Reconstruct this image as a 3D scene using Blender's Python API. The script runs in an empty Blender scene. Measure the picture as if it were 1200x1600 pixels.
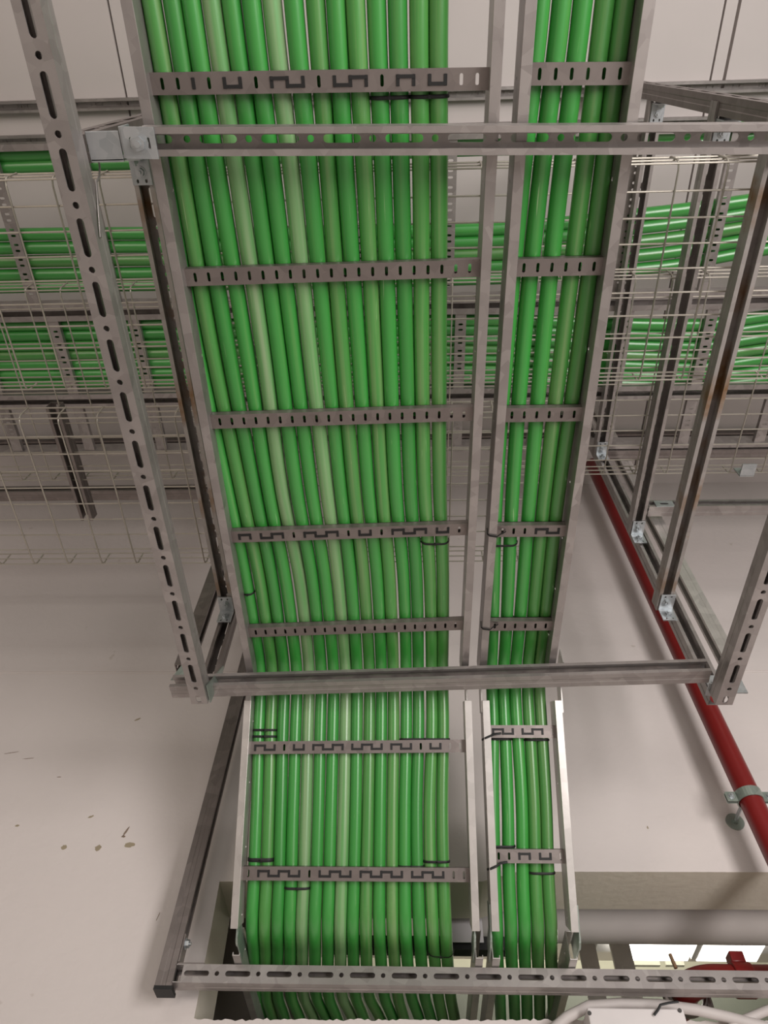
import bpy, math, random
from mathutils import Vector, Matrix, noise
from mathutils.geometry import tessellate_polygon
random.seed(7)
SC = bpy.context.scene
COL = SC.collection
# ------------------------------------------------------------------ camera
# room frame: x right, y forward to the wall, z up.  Heights below are measured from the camera (CZ above the floor).
CZ = 1.6
FPX = 1103.0
up = Vector((30, -730, FPX)).normalized()
fw = Vector((52, 1670, FPX)); fw = (fw - up * fw.dot(up)).normalized()
rt = Vector(fw).cross(up)
if rt.x < 0: rt = -rt
def cam2w(v): return Vector((rt.dot(v), fw.dot(v), up.dot(v)))
cam = bpy.data.cameras.new('camera')
cam.sensor_fit = 'VERTICAL'; cam.sensor_height = 36.0; cam.lens = 36.0 * FPX / 1600.0
cam.clip_start = 0.02; cam.clip_end = 60
co = bpy.data.objects.new('camera', cam); COL.objects.link(co)
cx, cy, cz = cam2w(Vector((1, 0, 0))), cam2w(Vector((0, -1, 0))), cam2w(Vector((0, 0, -1)))
M = Matrix(((cx.x, cy.x, cz.x, 0), (cx.y, cy.y, cz.y, 0), (cx.z, cy.z, cz.z, CZ), (0, 0, 0, 1)))
co.matrix_world = M
SC.camera = co
def ray(px, py): return cam2w(Vector((px - 600, py - 800, FPX))).normalized()
def atz(px, py, z):
    d = ray(px, py); return d * (z / d.z)
def aty(px, py, y):
    d = ray(px, py); return d * (y / d.y)
# ------------------------------------------------------------------ light and exposure
SC.view_settings.view_transform = 'Standard'; SC.view_settings.look = 'None'
SC.view_settings.gamma = 1.0; SC.view_settings.use_curve_mapping = False
SC.view_settings.exposure = 0.0
w = bpy.data.worlds.new('world'); SC.world = w; w.use_nodes = True
w.node_tree.nodes['Background'].inputs[0].default_value = (1.0, 0.95, 0.92, 1)
w.node_tree.nodes['Background'].inputs[1].default_value = 0.28
def lamp(name, loc, aim, sx, sy, power, col):
    l = bpy.data.lights.new(name, 'AREA'); l.shape = 'RECTANGLE'; l.size = sx; l.size_y = sy
    l.energy = power; l.color = col
    o = bpy.data.objects.new(name, l); COL.objects.link(o)
    o.location = (loc[0], loc[1], loc[2] + CZ)
    d = Vector(aim) - Vector(loc); o.rotation_euler = d.to_track_quat('-Z', 'Y').to_euler()
lamp('key_light_right', (1.75, -1.1, 0.10), (0.25, 1.3, 1.4), 0.8, 2.0, 84, (1.0, 0.95, 0.93))  # unseen area light, no fixture; side follows the conduit highlights
lamp('fill_light_rear', (0.2, -2.6, 0.3), (0.1, 1.4, 1.5), 2.2, 0.5, 12, (1.0, 0.94, 0.90))  # weak unseen fill added behind the camera
lamp('fill_light_left', (-2.4, -1.6, 0.0), (-0.9, 1.9, 2.6), 0.9, 1.8, 22, (1.0, 0.86, 0.73))  # unseen warm fill added to lift the left wall
lamp('bounce_fill_overhead', (0.0, -2.0, 1.9), (0.0, -1.0, -1.6), 3.0, 0.8, 40, (1.0, 0.95, 0.90))  # added unseen light, aimed down so floor bounce brightens the undersides
# ------------------------------------------------------------------ helpers
def V(x, y, z): return Vector((x, y, z + CZ))
def tag(o, label=None, cat=None, group=None, kind=None):
    if label: o['label'] = label
    if cat: o['category'] = cat
    if group: o['group'] = group
    if kind: o['kind'] = kind
    return o
def empty(name, loc, label=None, cat=None, group=None):
    o = bpy.data.objects.new(name, None); COL.objects.link(o); o.location = loc
    o.empty_display_size = 0.05
    return tag(o, label, cat, group)
class MB:
    def __init__(s, X=None): s.v = []; s.f = []; s.uv = {}; s.X = X
    def add(s, vs, fs):
        b = len(s.v); s.v += [Vector(v) for v in vs]; s.f += [tuple(i + b for i in f) for f in fs]; return b
    def box(s, a, b):
        x0, y0, z0 = a; x1, y1, z1 = b
        s.add([(x0, y0, z0), (x1, y0, z0), (x1, y1, z0), (x0, y1, z0), (x0, y0, z1), (x1, y0, z1), (x1, y1, z1), (x0, y1, z1)],
              [(0, 3, 2, 1), (4, 5, 6, 7), (0, 1, 5, 4), (1, 2, 6, 5), (2, 3, 7, 6), (3, 0, 4, 7)])
    def bar(s, p0, p1, r, n=6, cap=True):
        p0 = Vector(p0); p1 = Vector(p1); d = (p1 - p0).normalized()
        a = d.orthogonal().normalized(); b = d.cross(a)
        vs = []
        for p in (p0, p1):
            for k in range(n):
                t = 2 * math.pi * k / n; vs.append(p + (a * math.cos(t) + b * math.sin(t)) * r)
        fs = [(k, (k + 1) % n, n + (k + 1) % n, n + k) for k in range(n)]
        if cap: fs += [tuple(range(n))[::-1], tuple(range(n, 2 * n))]
        s.add(vs, fs)
    def tube(s, pts, r, n=8, flat=None):
        pts = [Vector(p) for p in pts]; vs = []; m = len(pts); a = None
        for i, p in enumerate(pts):
            d = (pts[min(i + 1, m - 1)] - pts[max(i - 1, 0)]).normalized()
            if a is None: a = d.orthogonal().normalized() if flat is None else Vector(flat)
            a = (a - d * a.dot(d)).normalized(); b = d.cross(a)
            for k in range(n):
                t = 2 * math.pi * k / n
                rr = (r, r) if not isinstance(r, tuple) else r
                vs.append(p + a * math.cos(t) * rr[0] + b * math.sin(t) * rr[1])
        fs = [(i * n + k, i * n + (k + 1) % n, (i + 1) * n + (k + 1) % n, (i + 1) * n + k) for i in range(m - 1) for k in range(n)]
        fs += [tuple(range(n))[::-1], tuple(range((m - 1) * n, m * n))]
        s.add(vs, fs)
    def prism(s, poly, x0, x1):
        """poly in (y,z), extruded along local x"""
        n = len(poly)
        vs = [(x0, p[0], p[1]) for p in poly] + [(x1, p[0], p[1]) for p in poly]
        fs = [(k, (k + 1) % n, n + (k + 1) % n, n + k) for k in range(n)]
        tri = tessellate_polygon([[Vector((p[0], p[1], 0)) for p in poly]])
        fs += [t for t in tri] + [tuple(i + n for i in t[::-1]) for t in tri]
        s.add(vs, fs)
    def plate(s, outer, holes, t, z=0.0):
        """flat plate in local xy with holes, thickness t"""
        loops = [outer] + holes
        flat = [p for l in loops for p in l]; n = len(flat)
        tri = tessellate_polygon([[Vector((p[0], p[1], 0)) for p in l] for l in loops])
        vs = [(p[0], p[1], z) for p in flat] + [(p[0], p[1], z + t) for p in flat]
        fs = [tuple(q) for q in tri] + [tuple(i + n for i in q[::-1]) for q in tri]
        o = 0
        for l in loops:
            m = len(l)
            fs += [(o + k, o + (k + 1) % m, n + o + (k + 1) % m, n + o + k) for k in range(m)]; o += m
        s.add(vs, fs)
    def build(s, name, mat, parent=None, smooth=False, mw=None, bevel=0, offset=True):
        me = bpy.data.meshes.new(name)
        X = mw if mw is not None else Matrix.Identity(4)
        inv = parent.matrix_basis.inverted() if parent is not None else Matrix.Identity(4)
        me.from_pydata([X @ v for v in s.v], [], s.f)
        me.validate(); me.update()
        import bmesh
        bm = bmesh.new(); bm.from_mesh(me)
        bmesh.ops.recalc_face_normals(bm, faces=bm.faces[:]); bm.to_mesh(me); bm.free()
        if smooth:
            me.polygons.foreach_set('use_smooth', [True] * len(me.polygons))
            try: me.set_sharp_from_angle(angle=math.radians(50))
            except Exception: pass
        me.materials.append(mat)
        o = bpy.data.objects.new(name, me); COL.objects.link(o)
        if parent is not None:
            o.parent = parent; me.transform(inv)
        else:
            c = sum((Vector(b) for b in o.bound_box), Vector()) / 8
            me.transform(Matrix.Translation(-c)); o.location = c
        if bevel:
            b = o.modifiers.new('bevel', 'BEVEL'); b.width = bevel; b.segments = 2; b.limit_method = 'ANGLE'; b.angle_limit = math.radians(50)
        return o
def slot(cx_, cy_, L, W, n=5, axis=0):
    """rounded slot loop in xy; long side along axis"""
    r = W / 2; h = max(L / 2 - r, 0); pts = []
    for k in range(n + 1):
        t = -math.pi / 2 + math.pi * k / n; pts.append((h + r * math.cos(t), r * math.sin(t)))
    for k in range(n + 1):
        t = math.pi / 2 + math.pi * k / n; pts.append((-h + r * math.cos(t), r * math.sin(t)))
    if h == 0: pts = [(r * math.cos(2 * math.pi * k / 12), r * math.sin(2 * math.pi * k / 12)) for k in range(12)]
    if axis: pts = [(-b, a) for a, b in pts]
    return [(a + cx_, b + cy_) for a, b in pts]
def frame(o, ex, ey, ez):
    ex, ey, ez = Vector(ex), Vector(ey), Vector(ez)
    return Matrix(((ex.x, ey.x, ez.x, o[0]), (ex.y, ey.y, ez.y, o[1]), (ex.z, ey.z, ez.z, o[2]), (0, 0, 0, 1)))
# ------------------------------------------------------------------ materials
def nodes(name):
    m = bpy.data.materials.new(name); m.use_nodes = True
    nt = m.node_tree; return m, nt, nt.nodes['Principled BSDF'], nt.nodes.new, nt.links.new
def metal(name, c1, c2, rough=0.42, metallic=0.6, scale=35, bump=0.02, stain=None):
    m, nt, b, N, L = nodes(name)
    tc = N('ShaderNodeTexCoord'); v = N('ShaderNodeTexVoronoi'); v.inputs['Scale'].default_value = scale
    n = N('ShaderNodeTexNoise'); n.inputs['Scale'].default_value = scale * 0.4; n.inputs['Detail'].default_value = 6
    L(tc.outputs['Object'], v.inputs['Vector']); L(tc.outputs['Object'], n.inputs['Vector'])
    mx = N('ShaderNodeMix'); mx.data_type = 'RGBA'; mx.inputs['A'].default_value = (*c1, 1); mx.inputs['B'].default_value = (*c2, 1)
    ad = N('ShaderNodeMath'); ad.operation = 'MULTIPLY_ADD'; L(v.outputs['Color'], ad.inputs[0]); ad.inputs[1].default_value = 0.45
    mu = N('ShaderNodeMath'); mu.operation = 'MULTIPLY'; L(n.outputs['Fac'], mu.inputs[0]); mu.inputs[1].default_value = 0.6
    L(mu.outputs[0], ad.inputs[2]); L(ad.outputs[0], mx.inputs['Factor'])
    out = mx.outputs['Result']
    if stain:
        n2 = N('ShaderNodeTexNoise'); n2.inputs['Scale'].default_value = 7; n2.inputs['Detail'].default_value = 8
        L(tc.outputs['Object'], n2.inputs['Vector'])
        r = N('ShaderNodeValToRGB'); r.color_ramp.elements[0].position = 0.5; r.color_ramp.elements[1].position = 0.66
        L(n2.outputs['Fac'], r.inputs['Fac'])
        m2 = N('ShaderNodeMix'); m2.data_type = 'RGBA'; L(r.outputs['Color'], m2.inputs['Factor']); L(out, m2.inputs['A']); m2.inputs['B'].default_value = (*stain, 1)
        out = m2.outputs['Result']
    L(out, b.inputs['Base Color'])
    b.inputs['Metallic'].default_value = metallic; b.inputs['Roughness'].default_value = rough
    bp = N('ShaderNodeBump'); bp.inputs['Strength'].default_value = 0.25; bp.inputs['Distance'].default_value = bump * 0.1
    L(n.outputs['Fac'], bp.inputs['Height']); L(bp.outputs['Normal'], b.inputs['Normal'])
    return m
GALV = metal('galvanised_steel', (0.21, 0.19, 0.18), (0.45, 0.415, 0.40), 0.38, 0.68)
GALVB = metal('bright_galvanised_steel', (0.40, 0.38, 0.36), (0.64, 0.61, 0.58), 0.38, 0.7)
GALVD = metal('mill_steel', (0.15, 0.128, 0.12), (0.28, 0.245, 0.23), 0.42, 0.7)
RUST = metal('rust_stained_galvanised_steel', (0.26, 0.235, 0.22), (0.44, 0.41, 0.39), 0.5, 0.5, stain=(0.22, 0.12, 0.05))
ZINC = metal('zinc_plated_steel', (0.30, 0.33, 0.345), (0.55, 0.57, 0.58), 0.36, 0.75, 60)
ZINCG = metal('green_tinted_zinc_steel', (0.22, 0.27, 0.24), (0.40, 0.45, 0.40), 0.4, 0.7)
WIRE = metal('zinc_wire', (0.36, 0.33, 0.28), (0.50, 0.47, 0.41), 0.4, 0.7, 20)
def conduit(name, base, pale, amount):
    m, nt, b, N, L = nodes(name)
    uv = N('ShaderNodeUVMap'); mp = N('ShaderNodeMapping'); oi = N('ShaderNodeObjectInfo')
    mp.inputs['Scale'].default_value = (7.0, 1.6, 1.0)
    L(uv.outputs[0], mp.inputs['Vector'])
    cmb = N('ShaderNodeCombineXYZ'); sc = N('ShaderNodeMath'); sc.operation = 'MULTIPLY'; sc.inputs[1].default_value = 40
    L(oi.outputs['Random'], sc.inputs[0]); L(sc.outputs[0], cmb.inputs['Z']); L(cmb.outputs[0], mp.inputs['Location'])
    n = N('ShaderNodeTexNoise'); n.inputs['Scale'].default_value = 1.3; n.inputs['Detail'].default_value = 5; L(mp.outputs[0], n.inputs['Vector'])
    r = N('ShaderNodeValToRGB'); r.color_ramp.elements[0].position = 0.62 - amount * 0.3; r.color_ramp.elements[1].position = 0.80 - amount * 0.15
    L(n.outputs['Fac'], r.inputs['Fac'])
    mx = N('ShaderNodeMix'); mx.data_type = 'RGBA'; mx.inputs['A'].default_value = (*base, 1); mx.inputs['B'].default_value = (*pale, 1)
    fm = N('ShaderNodeMath'); fm.operation = 'MULTIPLY'; fm.inputs[1].default_value = 0.35 + amount * 0.5
    L(r.outputs['Color'], fm.inputs[0]); L(fm.outputs[0], mx.inputs['Factor'])
    # fine scratches
    mp2 = N('ShaderNodeMapping'); mp2.inputs['Scale'].default_value = (26, 9, 1); L(uv.outputs[0], mp2.inputs['Vector']); L(cmb.outputs[0], mp2.inputs['Location'])
    n2 = N('ShaderNodeTexNoise'); n2.inputs['Scale'].default_value = 1.0; n2.inputs['Detail'].default_value = 4; n2.inputs['Distortion'].default_value = 0.6; L(mp2.outputs[0], n2.inputs['Vector'])
    r2 = N('ShaderNodeValToRGB'); r2.color_ramp.elements[0].position = 0.70; r2.color_ramp.elements[1].position = 0.76; L(n2.outputs['Fac'], r2.inputs['Fac'])
    f2 = N('ShaderNodeMath'); f2.operation = 'MULTIPLY'; f2.inputs[1].default_value = 0.55; L(r2.outputs['Color'], f2.inputs[0])
    m2 = N('ShaderNodeMix'); m2.data_type = 'RGBA'; L(f2.outputs[0], m2.inputs['Factor']); L(mx.outputs['Result'], m2.inputs['A']); m2.inputs['B'].default_value = (0.42, 0.55, 0.30, 1)
    hs = N('ShaderNodeHueSaturation'); L(m2.outputs['Result'], hs.inputs['Color'])
    v = N('ShaderNodeMapRange'); v.inputs['To Min'].default_value = 0.86; v.inputs['To Max'].default_value = 1.12; L(oi.outputs['Random'], v.inputs['Value']); L(v.outputs[0], hs.inputs['Value'])
    L(hs.outputs['Color'], b.inputs['Base Color'])
    b.inputs['Roughness'].default_value = 0.30; b.inputs['Specular IOR Level'].default_value = 0.75
    return m
GREEN = conduit('green_plastic', (0.038, 0.265, 0.042), (0.15, 0.30, 0.09), 0.25)
OLIVE = conduit('worn_green_plastic', (0.055, 0.245, 0.045), (0.20, 0.29, 0.12), 0.5)
PALE = conduit('pale_worn_green_plastic', (0.10, 0.29, 0.085), (0.25, 0.35, 0.19), 0.9)
def plain(name, col, rough=0.6, metallic=0.0, emit=None, es=0):
    m, nt, b, N, L = nodes(name)
    n = N('ShaderNodeTexNoise'); n.inputs['Scale'].default_value = 12; n.inputs['Detail'].default_value = 4
    tc = N('ShaderNodeTexCoord'); L(tc.outputs['Object'], n.inputs['Vector'])
    mx = N('ShaderNodeMix'); mx.data_type = 'RGBA'; mx.inputs['A'].default_value = (*[c * 0.9 for c in col], 1); mx.inputs['B'].default_value = (*[min(1, c * 1.08) for c in col], 1)
    L(n.outputs['Fac'], mx.inputs['Factor']); L(mx.outputs['Result'], b.inputs['Base Color'])
    b.inputs['Roughness'].default_value = rough; b.inputs['Metallic'].default_value = metallic
    if emit: b.inputs['Emission Color'].default_value = (*emit, 1); b.inputs['Emission Strength'].default_value = es
    return m
BLACK = plain('black_nylon', (0.006, 0.006, 0.006), 0.6)
RED = plain('red_pipe_paint', (0.17, 0.008, 0.008), 0.3)
WHITEP = plain('white_plastic', (0.62, 0.58, 0.57), 0.45)
DUCT = plain('grey_white_duct', (0.50, 0.46, 0.44), 0.6)
CREAM = plain('cream_panel', (0.62, 0.60, 0.48), 0.6)
DARKST = plain('dark_painted_steel', (0.055, 0.05, 0.047), 0.45, 0.3)
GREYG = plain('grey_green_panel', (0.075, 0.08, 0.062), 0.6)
BRASS = plain('bronze_bolt', (0.35, 0.22, 0.13), 0.4, 0.7)
LAMPM = plain('lamp_diffuser', (0.9, 0.9, 0.85), 0.5, 0, (1.0, 0.98, 0.88), 5.0)
def paint(name, col, bumpd=0.004, spots=True):
    m, nt, b, N, L = nodes(name)
    tc = N('ShaderNodeTexCoord')
    n = N('ShaderNodeTexNoise'); n.inputs['Scale'].default_value = 3; n.inputs['Detail'].default_value = 6; L(tc.outputs['Object'], n.inputs['Vector'])
    mx = N('ShaderNodeMix'); mx.data_type = 'RGBA'; mx.inputs['A'].default_value = (*[c * 0.93 for c in col], 1); mx.inputs['B'].default_value = (*[c * 1.05 for c in col], 1)
    L(n.outputs['Fac'], mx.inputs['Factor']); out = mx.outputs['Result']
    if spots:
        n2 = N('ShaderNodeTexNoise'); n2.inputs['Scale'].default_value = 17; n2.inputs['Detail'].default_value = 3; L(tc.outputs['Object'], n2.inputs['Vector'])
        r = N('ShaderNodeValToRGB'); r.color_ramp.elements[0].position = 0.735; r.color_ramp.elements[1].position = 0.77; L(n2.outputs['Fac'], r.inputs['Fac'])
        f = N('ShaderNodeMath'); f.operation = 'MULTIPLY'; f.inputs[1].default_value = 0.3; L(r.outputs['Color'], f.inputs[0])
        m2 = N('ShaderNodeMix'); m2.data_type = 'RGBA'; L(f.outputs[0], m2.inputs['Factor']); L(out, m2.inputs['A']); m2.inputs['B'].default_value = (0.30, 0.24, 0.17, 1); out = m2.outputs['Result']
    L(out, b.inputs['Base Color']); b.inputs['Roughness'].default_value = 0.75
    n3 = N('ShaderNodeTexNoise'); n3.inputs['Scale'].default_value = 45; n3.inputs['Detail'].default_value = 5; L(tc.outputs['Object'], n3.inputs['Vector'])
    bp = N('ShaderNodeBump'); bp.inputs['Strength'].default_value = 0.35; bp.inputs['Distance'].default_value = bumpd; L(n3.outputs['Fac'], bp.inputs['Height']); L(bp.outputs['Normal'], b.inputs['Normal'])
    return m
WALL = paint('painted_plaster', (0.62, 0.565, 0.54))
CEIL = paint('ceiling_paint', (0.62, 0.57, 0.55), 0.001, False)
REVEAL = paint('rough_cut_plaster', (0.66, 0.60, 0.51))
FLOORM = plain('concrete_floor', (0.58, 0.54, 0.51), 0.6)

# ------------------------------------------------------------------ the room
WY = 1.95; WT = 0.20; CH = 3.2
b = MB(); b.box((-5, -5, -0.1), (5, 7, 0)); tag(b.build('floor', FLOORM), kind='structure')
# front wall with the ragged pass-through
hole = []
def jag(p, q, n, amp, sd, e):
    out = []
    for k in range(n):
        t = k / n; x = p[0] + (q[0] - p[0]) * t; z = p[1] + (q[1] - p[1]) * t
        a = amp * (noise.noise(Vector((k * 0.9, sd, 0))) + 0.5 * noise.noise(Vector((k * 2.7, sd, 4))))
        out.append((x + a * e[0], z + a * e[1]))
    return out
hole += jag((-0.527, 0.735), (0.40, 0.745), 110, 0.005, 1.3, (0, 1))
hole += jag((0.40, 0.745), (1.7, 0.752), 110, 0.004, 2.3, (0, 1))
hole += [(1.7, 0.752), (1.7, 1.115)]
hole += jag((1.69, 1.115), (0.30, 1.107), 110, 0.0003, 5.3, (0, 1))
hole += [(0.30, 1.107), (0.20, 1.078)]
hole += jag((0.19, 1.078), (-0.538, 1.072), 50, 0.0003, 7.1, (0, 1))
hole += jag((-0.538, 1.072), (-0.532, 0.92), 20, 0.0006, 8.1, (1, 0))
b = MB()
b.plate([(-5, -1.6), (5, -1.6), (5, CH), (-5, CH)], [hole], WT)
wall = b.build('wall_front', WALL, mw=frame((0, WY + WT, CZ), (1, 0, 0), (0, 0, 1), (0, -1, 0)))
wall.data.materials.append(REVEAL)
for p in wall.data.polygons:
    if abs(p.normal.y) < 0.5 and max(abs(wall.data.vertices[i].co.x + wall.location.x) for i in p.vertices) < 4.5: p.material_index = 1
tag(wall, kind='structure')
SCUFF = plain('dirt_mark', (0.30, 0.25, 0.17), 0.8); SCUFF2 = plain('scratch_mark', (0.22, 0.16, 0.12), 0.8)
for px, py, w_, h_, a_, mt in ((203, 1320, 20, 9, 0, SCUFF), (153, 1325, 12, 10, 0.6, SCUFF), (100, 1324, 10, 9, 0.8, SCUFF), (197, 1299, 4, 20, -0.35, SCUFF2), (193, 1307, 7, 4, 0, SCUFF2),
    (92, 1214, 10, 1.6, 0, SCUFF2), (247, 1432, 1.6, 14, -0.2, SCUFF2), (18, 1176, 32, 1.4, 0.2, SCUFF2), (45, 1185, 22, 1.4, 0.1, SCUFF2), (215, 1124, 16, 4, 0.5, SCUFF), (27, 1290, 8, 4, 0, SCUFF), (142, 1276, 12, 4, 0.4, SCUFF), (1012, 1293, 3, 6, 0, SCUFF)):
    q = aty(px, py, WY - 0.0004); ps = []
    for k in range(14):
        t = 2 * math.pi * k / 14; j = 1 + 0.45 * noise.noise(Vector((px * 0.1 + math.cos(t) * 2, math.sin(t) * 2, py)))
        u_, v_ = math.cos(t) * w_ * 0.00078 * j, math.sin(t) * h_ * 0.00088 * j
        ps.append((q.x + u_ * math.cos(a_) - v_ * math.sin(a_), q.z + u_ * math.sin(a_) + v_ * math.cos(a_)))
    b = MB(); b.plate(ps, [], 0.0003); k = b.build('dirt_mark', mt, wall, mw=frame((0, WY, CZ), (1, 0, 0), (0, 0, 1), (0, -1, 0)))
b = MB(); b.box(tuple(V(-5, WY - 0.004, 1.868)), tuple(V(5, WY + 0.001, 1.876)))
b.box(tuple(V(-5, WY - 0.0015, 1.861)), tuple(V(5, WY + 0.001, 1.868)))
tag(b.build('trim_1', WALL), kind='structure')
# ceiling of large panels with open joints
b = MB()
for x0, x1 in ((-5, -2.32), (-2.312, -1.096), (-1.088, 1.172), (1.180, 1.222), (1.234, 5)):
    b.box(tuple(V(x0, -5, CH)), tuple(V(x1, 6.5, CH + 0.03)))
b.box(tuple(V(-5, -5, CH + 0.03)), tuple(V(5, 6.5, CH + 0.12)))
tag(b.build('ceiling', CEIL), kind='structure')

# ------------------------------------------------------------------ strut channel
SW = 0.041
def strut_mesh(L, phase=0.0):
    m = MB(); t = 0.0025; h = SW / 2 - 0.0023; x = -phase
    while x < L:
        a = max(x, 0); e = min(x + 0.1, L)
        hs = []
        if a <= x + 0.004 and e >= x + 0.067: hs.append(slot(x + 0.0355, 0, 0.061, 0.0125))
        elif e - max(a, x + 0.004) > 0.02 and a < x + 0.06:
            s0 = max(a, x + 0.004) + 0.006; s1 = min(e, x + 0.067) - 0.006
            if s1 - s0 > 0.015: hs.append(slot((s0 + s1) / 2, 0, s1 - s0, 0.0125))
        if a <= x + 0.078 and e >= x + 0.092: hs.append(slot(x + 0.085, 0, 0.011, 0.011))
        if e - a > 1e-4: m.plate([(a, -h), (e, -h), (e, h), (a, h)], hs, t)
        x += 0.1
    for s in (-1, 1):
        P = [(20.5, 0), (20.5, 14), (19.6, 16), (19.6, 25), (20.5, 27), (20.5, 41), (11, 41), (11, 34), (13.3, 34), (13.3, 38.6), (18.2, 38.6), (18.2, 27), (17.3, 25), (17.3, 16), (18.2, 14), (18.2, 0)]
        m.prism([(s * a / 1000, c / 1000) for a, c in P], 0, L)
    return m
def strut(org, ln, open_dir, L, label, group=None, mat=GALV, phase=0.0, cat='strut channel'):
    """org: centre of the web's outer face at one end"""
    ex = Vector(ln).normalized(); ez = Vector(open_dir).normalized(); ez = (ez - ex * ez.dot(ex)).normalized(); ey = ez.cross(ex)
    o = strut_mesh(L, phase).build('strut_channel', mat, mw=frame(V(*org), ex, ey, ez))
    return tag(o, label, cat, group)
FR = 'strut channels of the side support frames'
# lowest long rails, slotted web facing down
strut((-0.521, 1.354, 1.19), (0, -1, 0), (0, 0, 1), 2.0, 'long galvanised slotted strut channel running down the far left, slots facing down', FR, GALV, 0.03)
strut((0.764, 1.358, 1.19), (0, -1, 0), (0, 0, 1), 2.0, 'slotted strut channel at the lower right edge beside the red pipe, slots facing down', FR, GALV, 0.03)
# rails carrying the trays, open side down
strut((-0.532, 0.13, 1.601), (0, 1, 0), (0, 0, -1), 1.24, 'dark open strut channel hugging the outer side of the wide cable ladder', FR, RUST)
strut((0.734, 0.13, 1.601), (0, 1, 0), (0, 0, -1), 1.25, 'rust streaked open strut channel on the right, lowest of three leaning ones', FR, RUST)
strut((0.756, 0.13, 1.971), (0, 1, 0), (0, 0, -1), 1.25, 'middle of three open strut channels right of the narrow cable ladder', FR, GALV)
strut((0.766, 0.13, 2.521), (0, 1, 0), (0, 0, -1), 1.25, 'topmost of three open strut channels, close beside the narrow ladder rail', FR, GALV)
strut((-0.545, 0.13, 2.521), (0, 1, 0), (0, 0, -1), 1.25, 'high open strut channel above the wide ladder, mostly behind its left rail', FR, GALV)
strut((-1.088, 0.90, 2.0), (0, 1, 0), (0, 0, -1), 0.42, 'short dark strut channel behind the wire mesh at the far left', FR, GALVD)
# hangers
strut((-0.5205, 0.104, 1.235), (0, 0, 1), (0, 1, 0), CH - 1.235, 'vertical hanger channel rising behind the zinc bracket at upper left', FR, GALVD, 0.05)
strut((0.7605, 0.118, 1.19), (0, 0, 1), (0, 1, 0), CH - 1.19, 'grey slotted hanger channel slanting across the upper right corner', FR, GALVD, 0.03)
strut((-0.530, 1.421, 1.30), (0, 0, 1), (0, -1, 0), CH - 1.30, 'open hanger channel with see-through slots left of the wide ladder', FR, GALVD)
strut((-0.652, 1.442, 1.39), (0, 0, 1), (1, 0, 0), CH - 1.39, 'outer hanger channel with plain dark side behind the long left strut', FR, GALVD)
strut((0.777, 1.421, 1.245), (0, 0, 1), (0, -1, 0), CH - 1.245, 'open hanger channel slanting beside the red pipe, brackets bolted into it', FR, GALV)
strut((0.902, 1.442, 1.385), (0, 0, 1), (-1, 0, 0), CH - 1.385, 'outer grey hanger channel directly right of the bracketed open one', FR, GALVB)
# cross bars under the ladders
th = math.radians(-2.0)
strut((-0.415, 0.1165, 1.276), (1, 0.020, 0), (0, 0, -1), 1.32, 'cross strut under both ladders near the top, open side down', 'cross struts carrying the cable ladders', GALV, 0.02)
strut((-0.607, 1.383, 1.2555), (1, -0.040, 0), (0, -1, 0), 1.345, 'middle cross strut under both ladders, open side towards the viewer', 'cross struts carrying the cable ladders', GALV, 0.0)
strut((-0.573, 1.85, 0.7935), (1, 0, 0), (0, 1, 0), 1.75, 'bottom cross strut in front of the wall opening, slotted face forward', 'cross struts carrying the cable ladders', GALV, -0.02)
c = MB(); c.box(tuple(V(-0.577, 1.852, 0.773)), tuple(V(-0.5735, 1.89, 0.814)))
c.box(tuple(V(-0.612, 1.848, 0.757)), tuple(V(-0.568, 1.893, 0.7655)))
tag(c.build('end_cap', BLACK), 'black plastic end cap at the lower left corner of the bottom frame', 'end cap')
strut((-0.612, 1.8705, 0.766), (0, 0, 1), (1, 0, 0), CH - 0.766, 'dark vertical wall strut rising from the left end of the bottom cross strut', None, GALVD, 0.0)
# cross pieces running left-right further up
strut((-2.2, 1.40, 2.235), (1, 0, 0), (0, -1, 0), 1.62, 'horizontal strut behind the mesh trays at left, meeting the outer hanger', 'horizontal struts behind the trays', GALVD)
strut((0.84, 1.40, 2.095), (1, 0, 0), (0, -1, 0), 1.4, 'short grey horizontal strut right of the second zinc bracket', 'horizontal struts behind the trays', GALV)
strut((0.80, 1.42, 2.53), (1, 0, 0), (0, -1, 0), 1.4, 'dark horizontal strut behind the right mesh tray near the top bracket', 'horizontal struts behind the trays', GALVD)
strut((-2.4, 0.165, CH - 0.001), (1, 0, 0), (0, 0, -1), 4.8, 'nearer thin strut rail fixed across the ceiling panels', 'rails on the ceiling', GALV)
strut((-2.4, 0.285, CH - 0.001), (1, 0, 0), (0, 0, -1), 4.8, 'further strut rail on the ceiling beside the first green conduits', 'rails on the ceiling', GALV)
strut((-2.4, 1.66, CH - 0.001), (1, 0, 0), (0, 0, -1), 4.8, 'strut rail on the ceiling close to the far wall', 'rails on the ceiling', GALVD)

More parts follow.
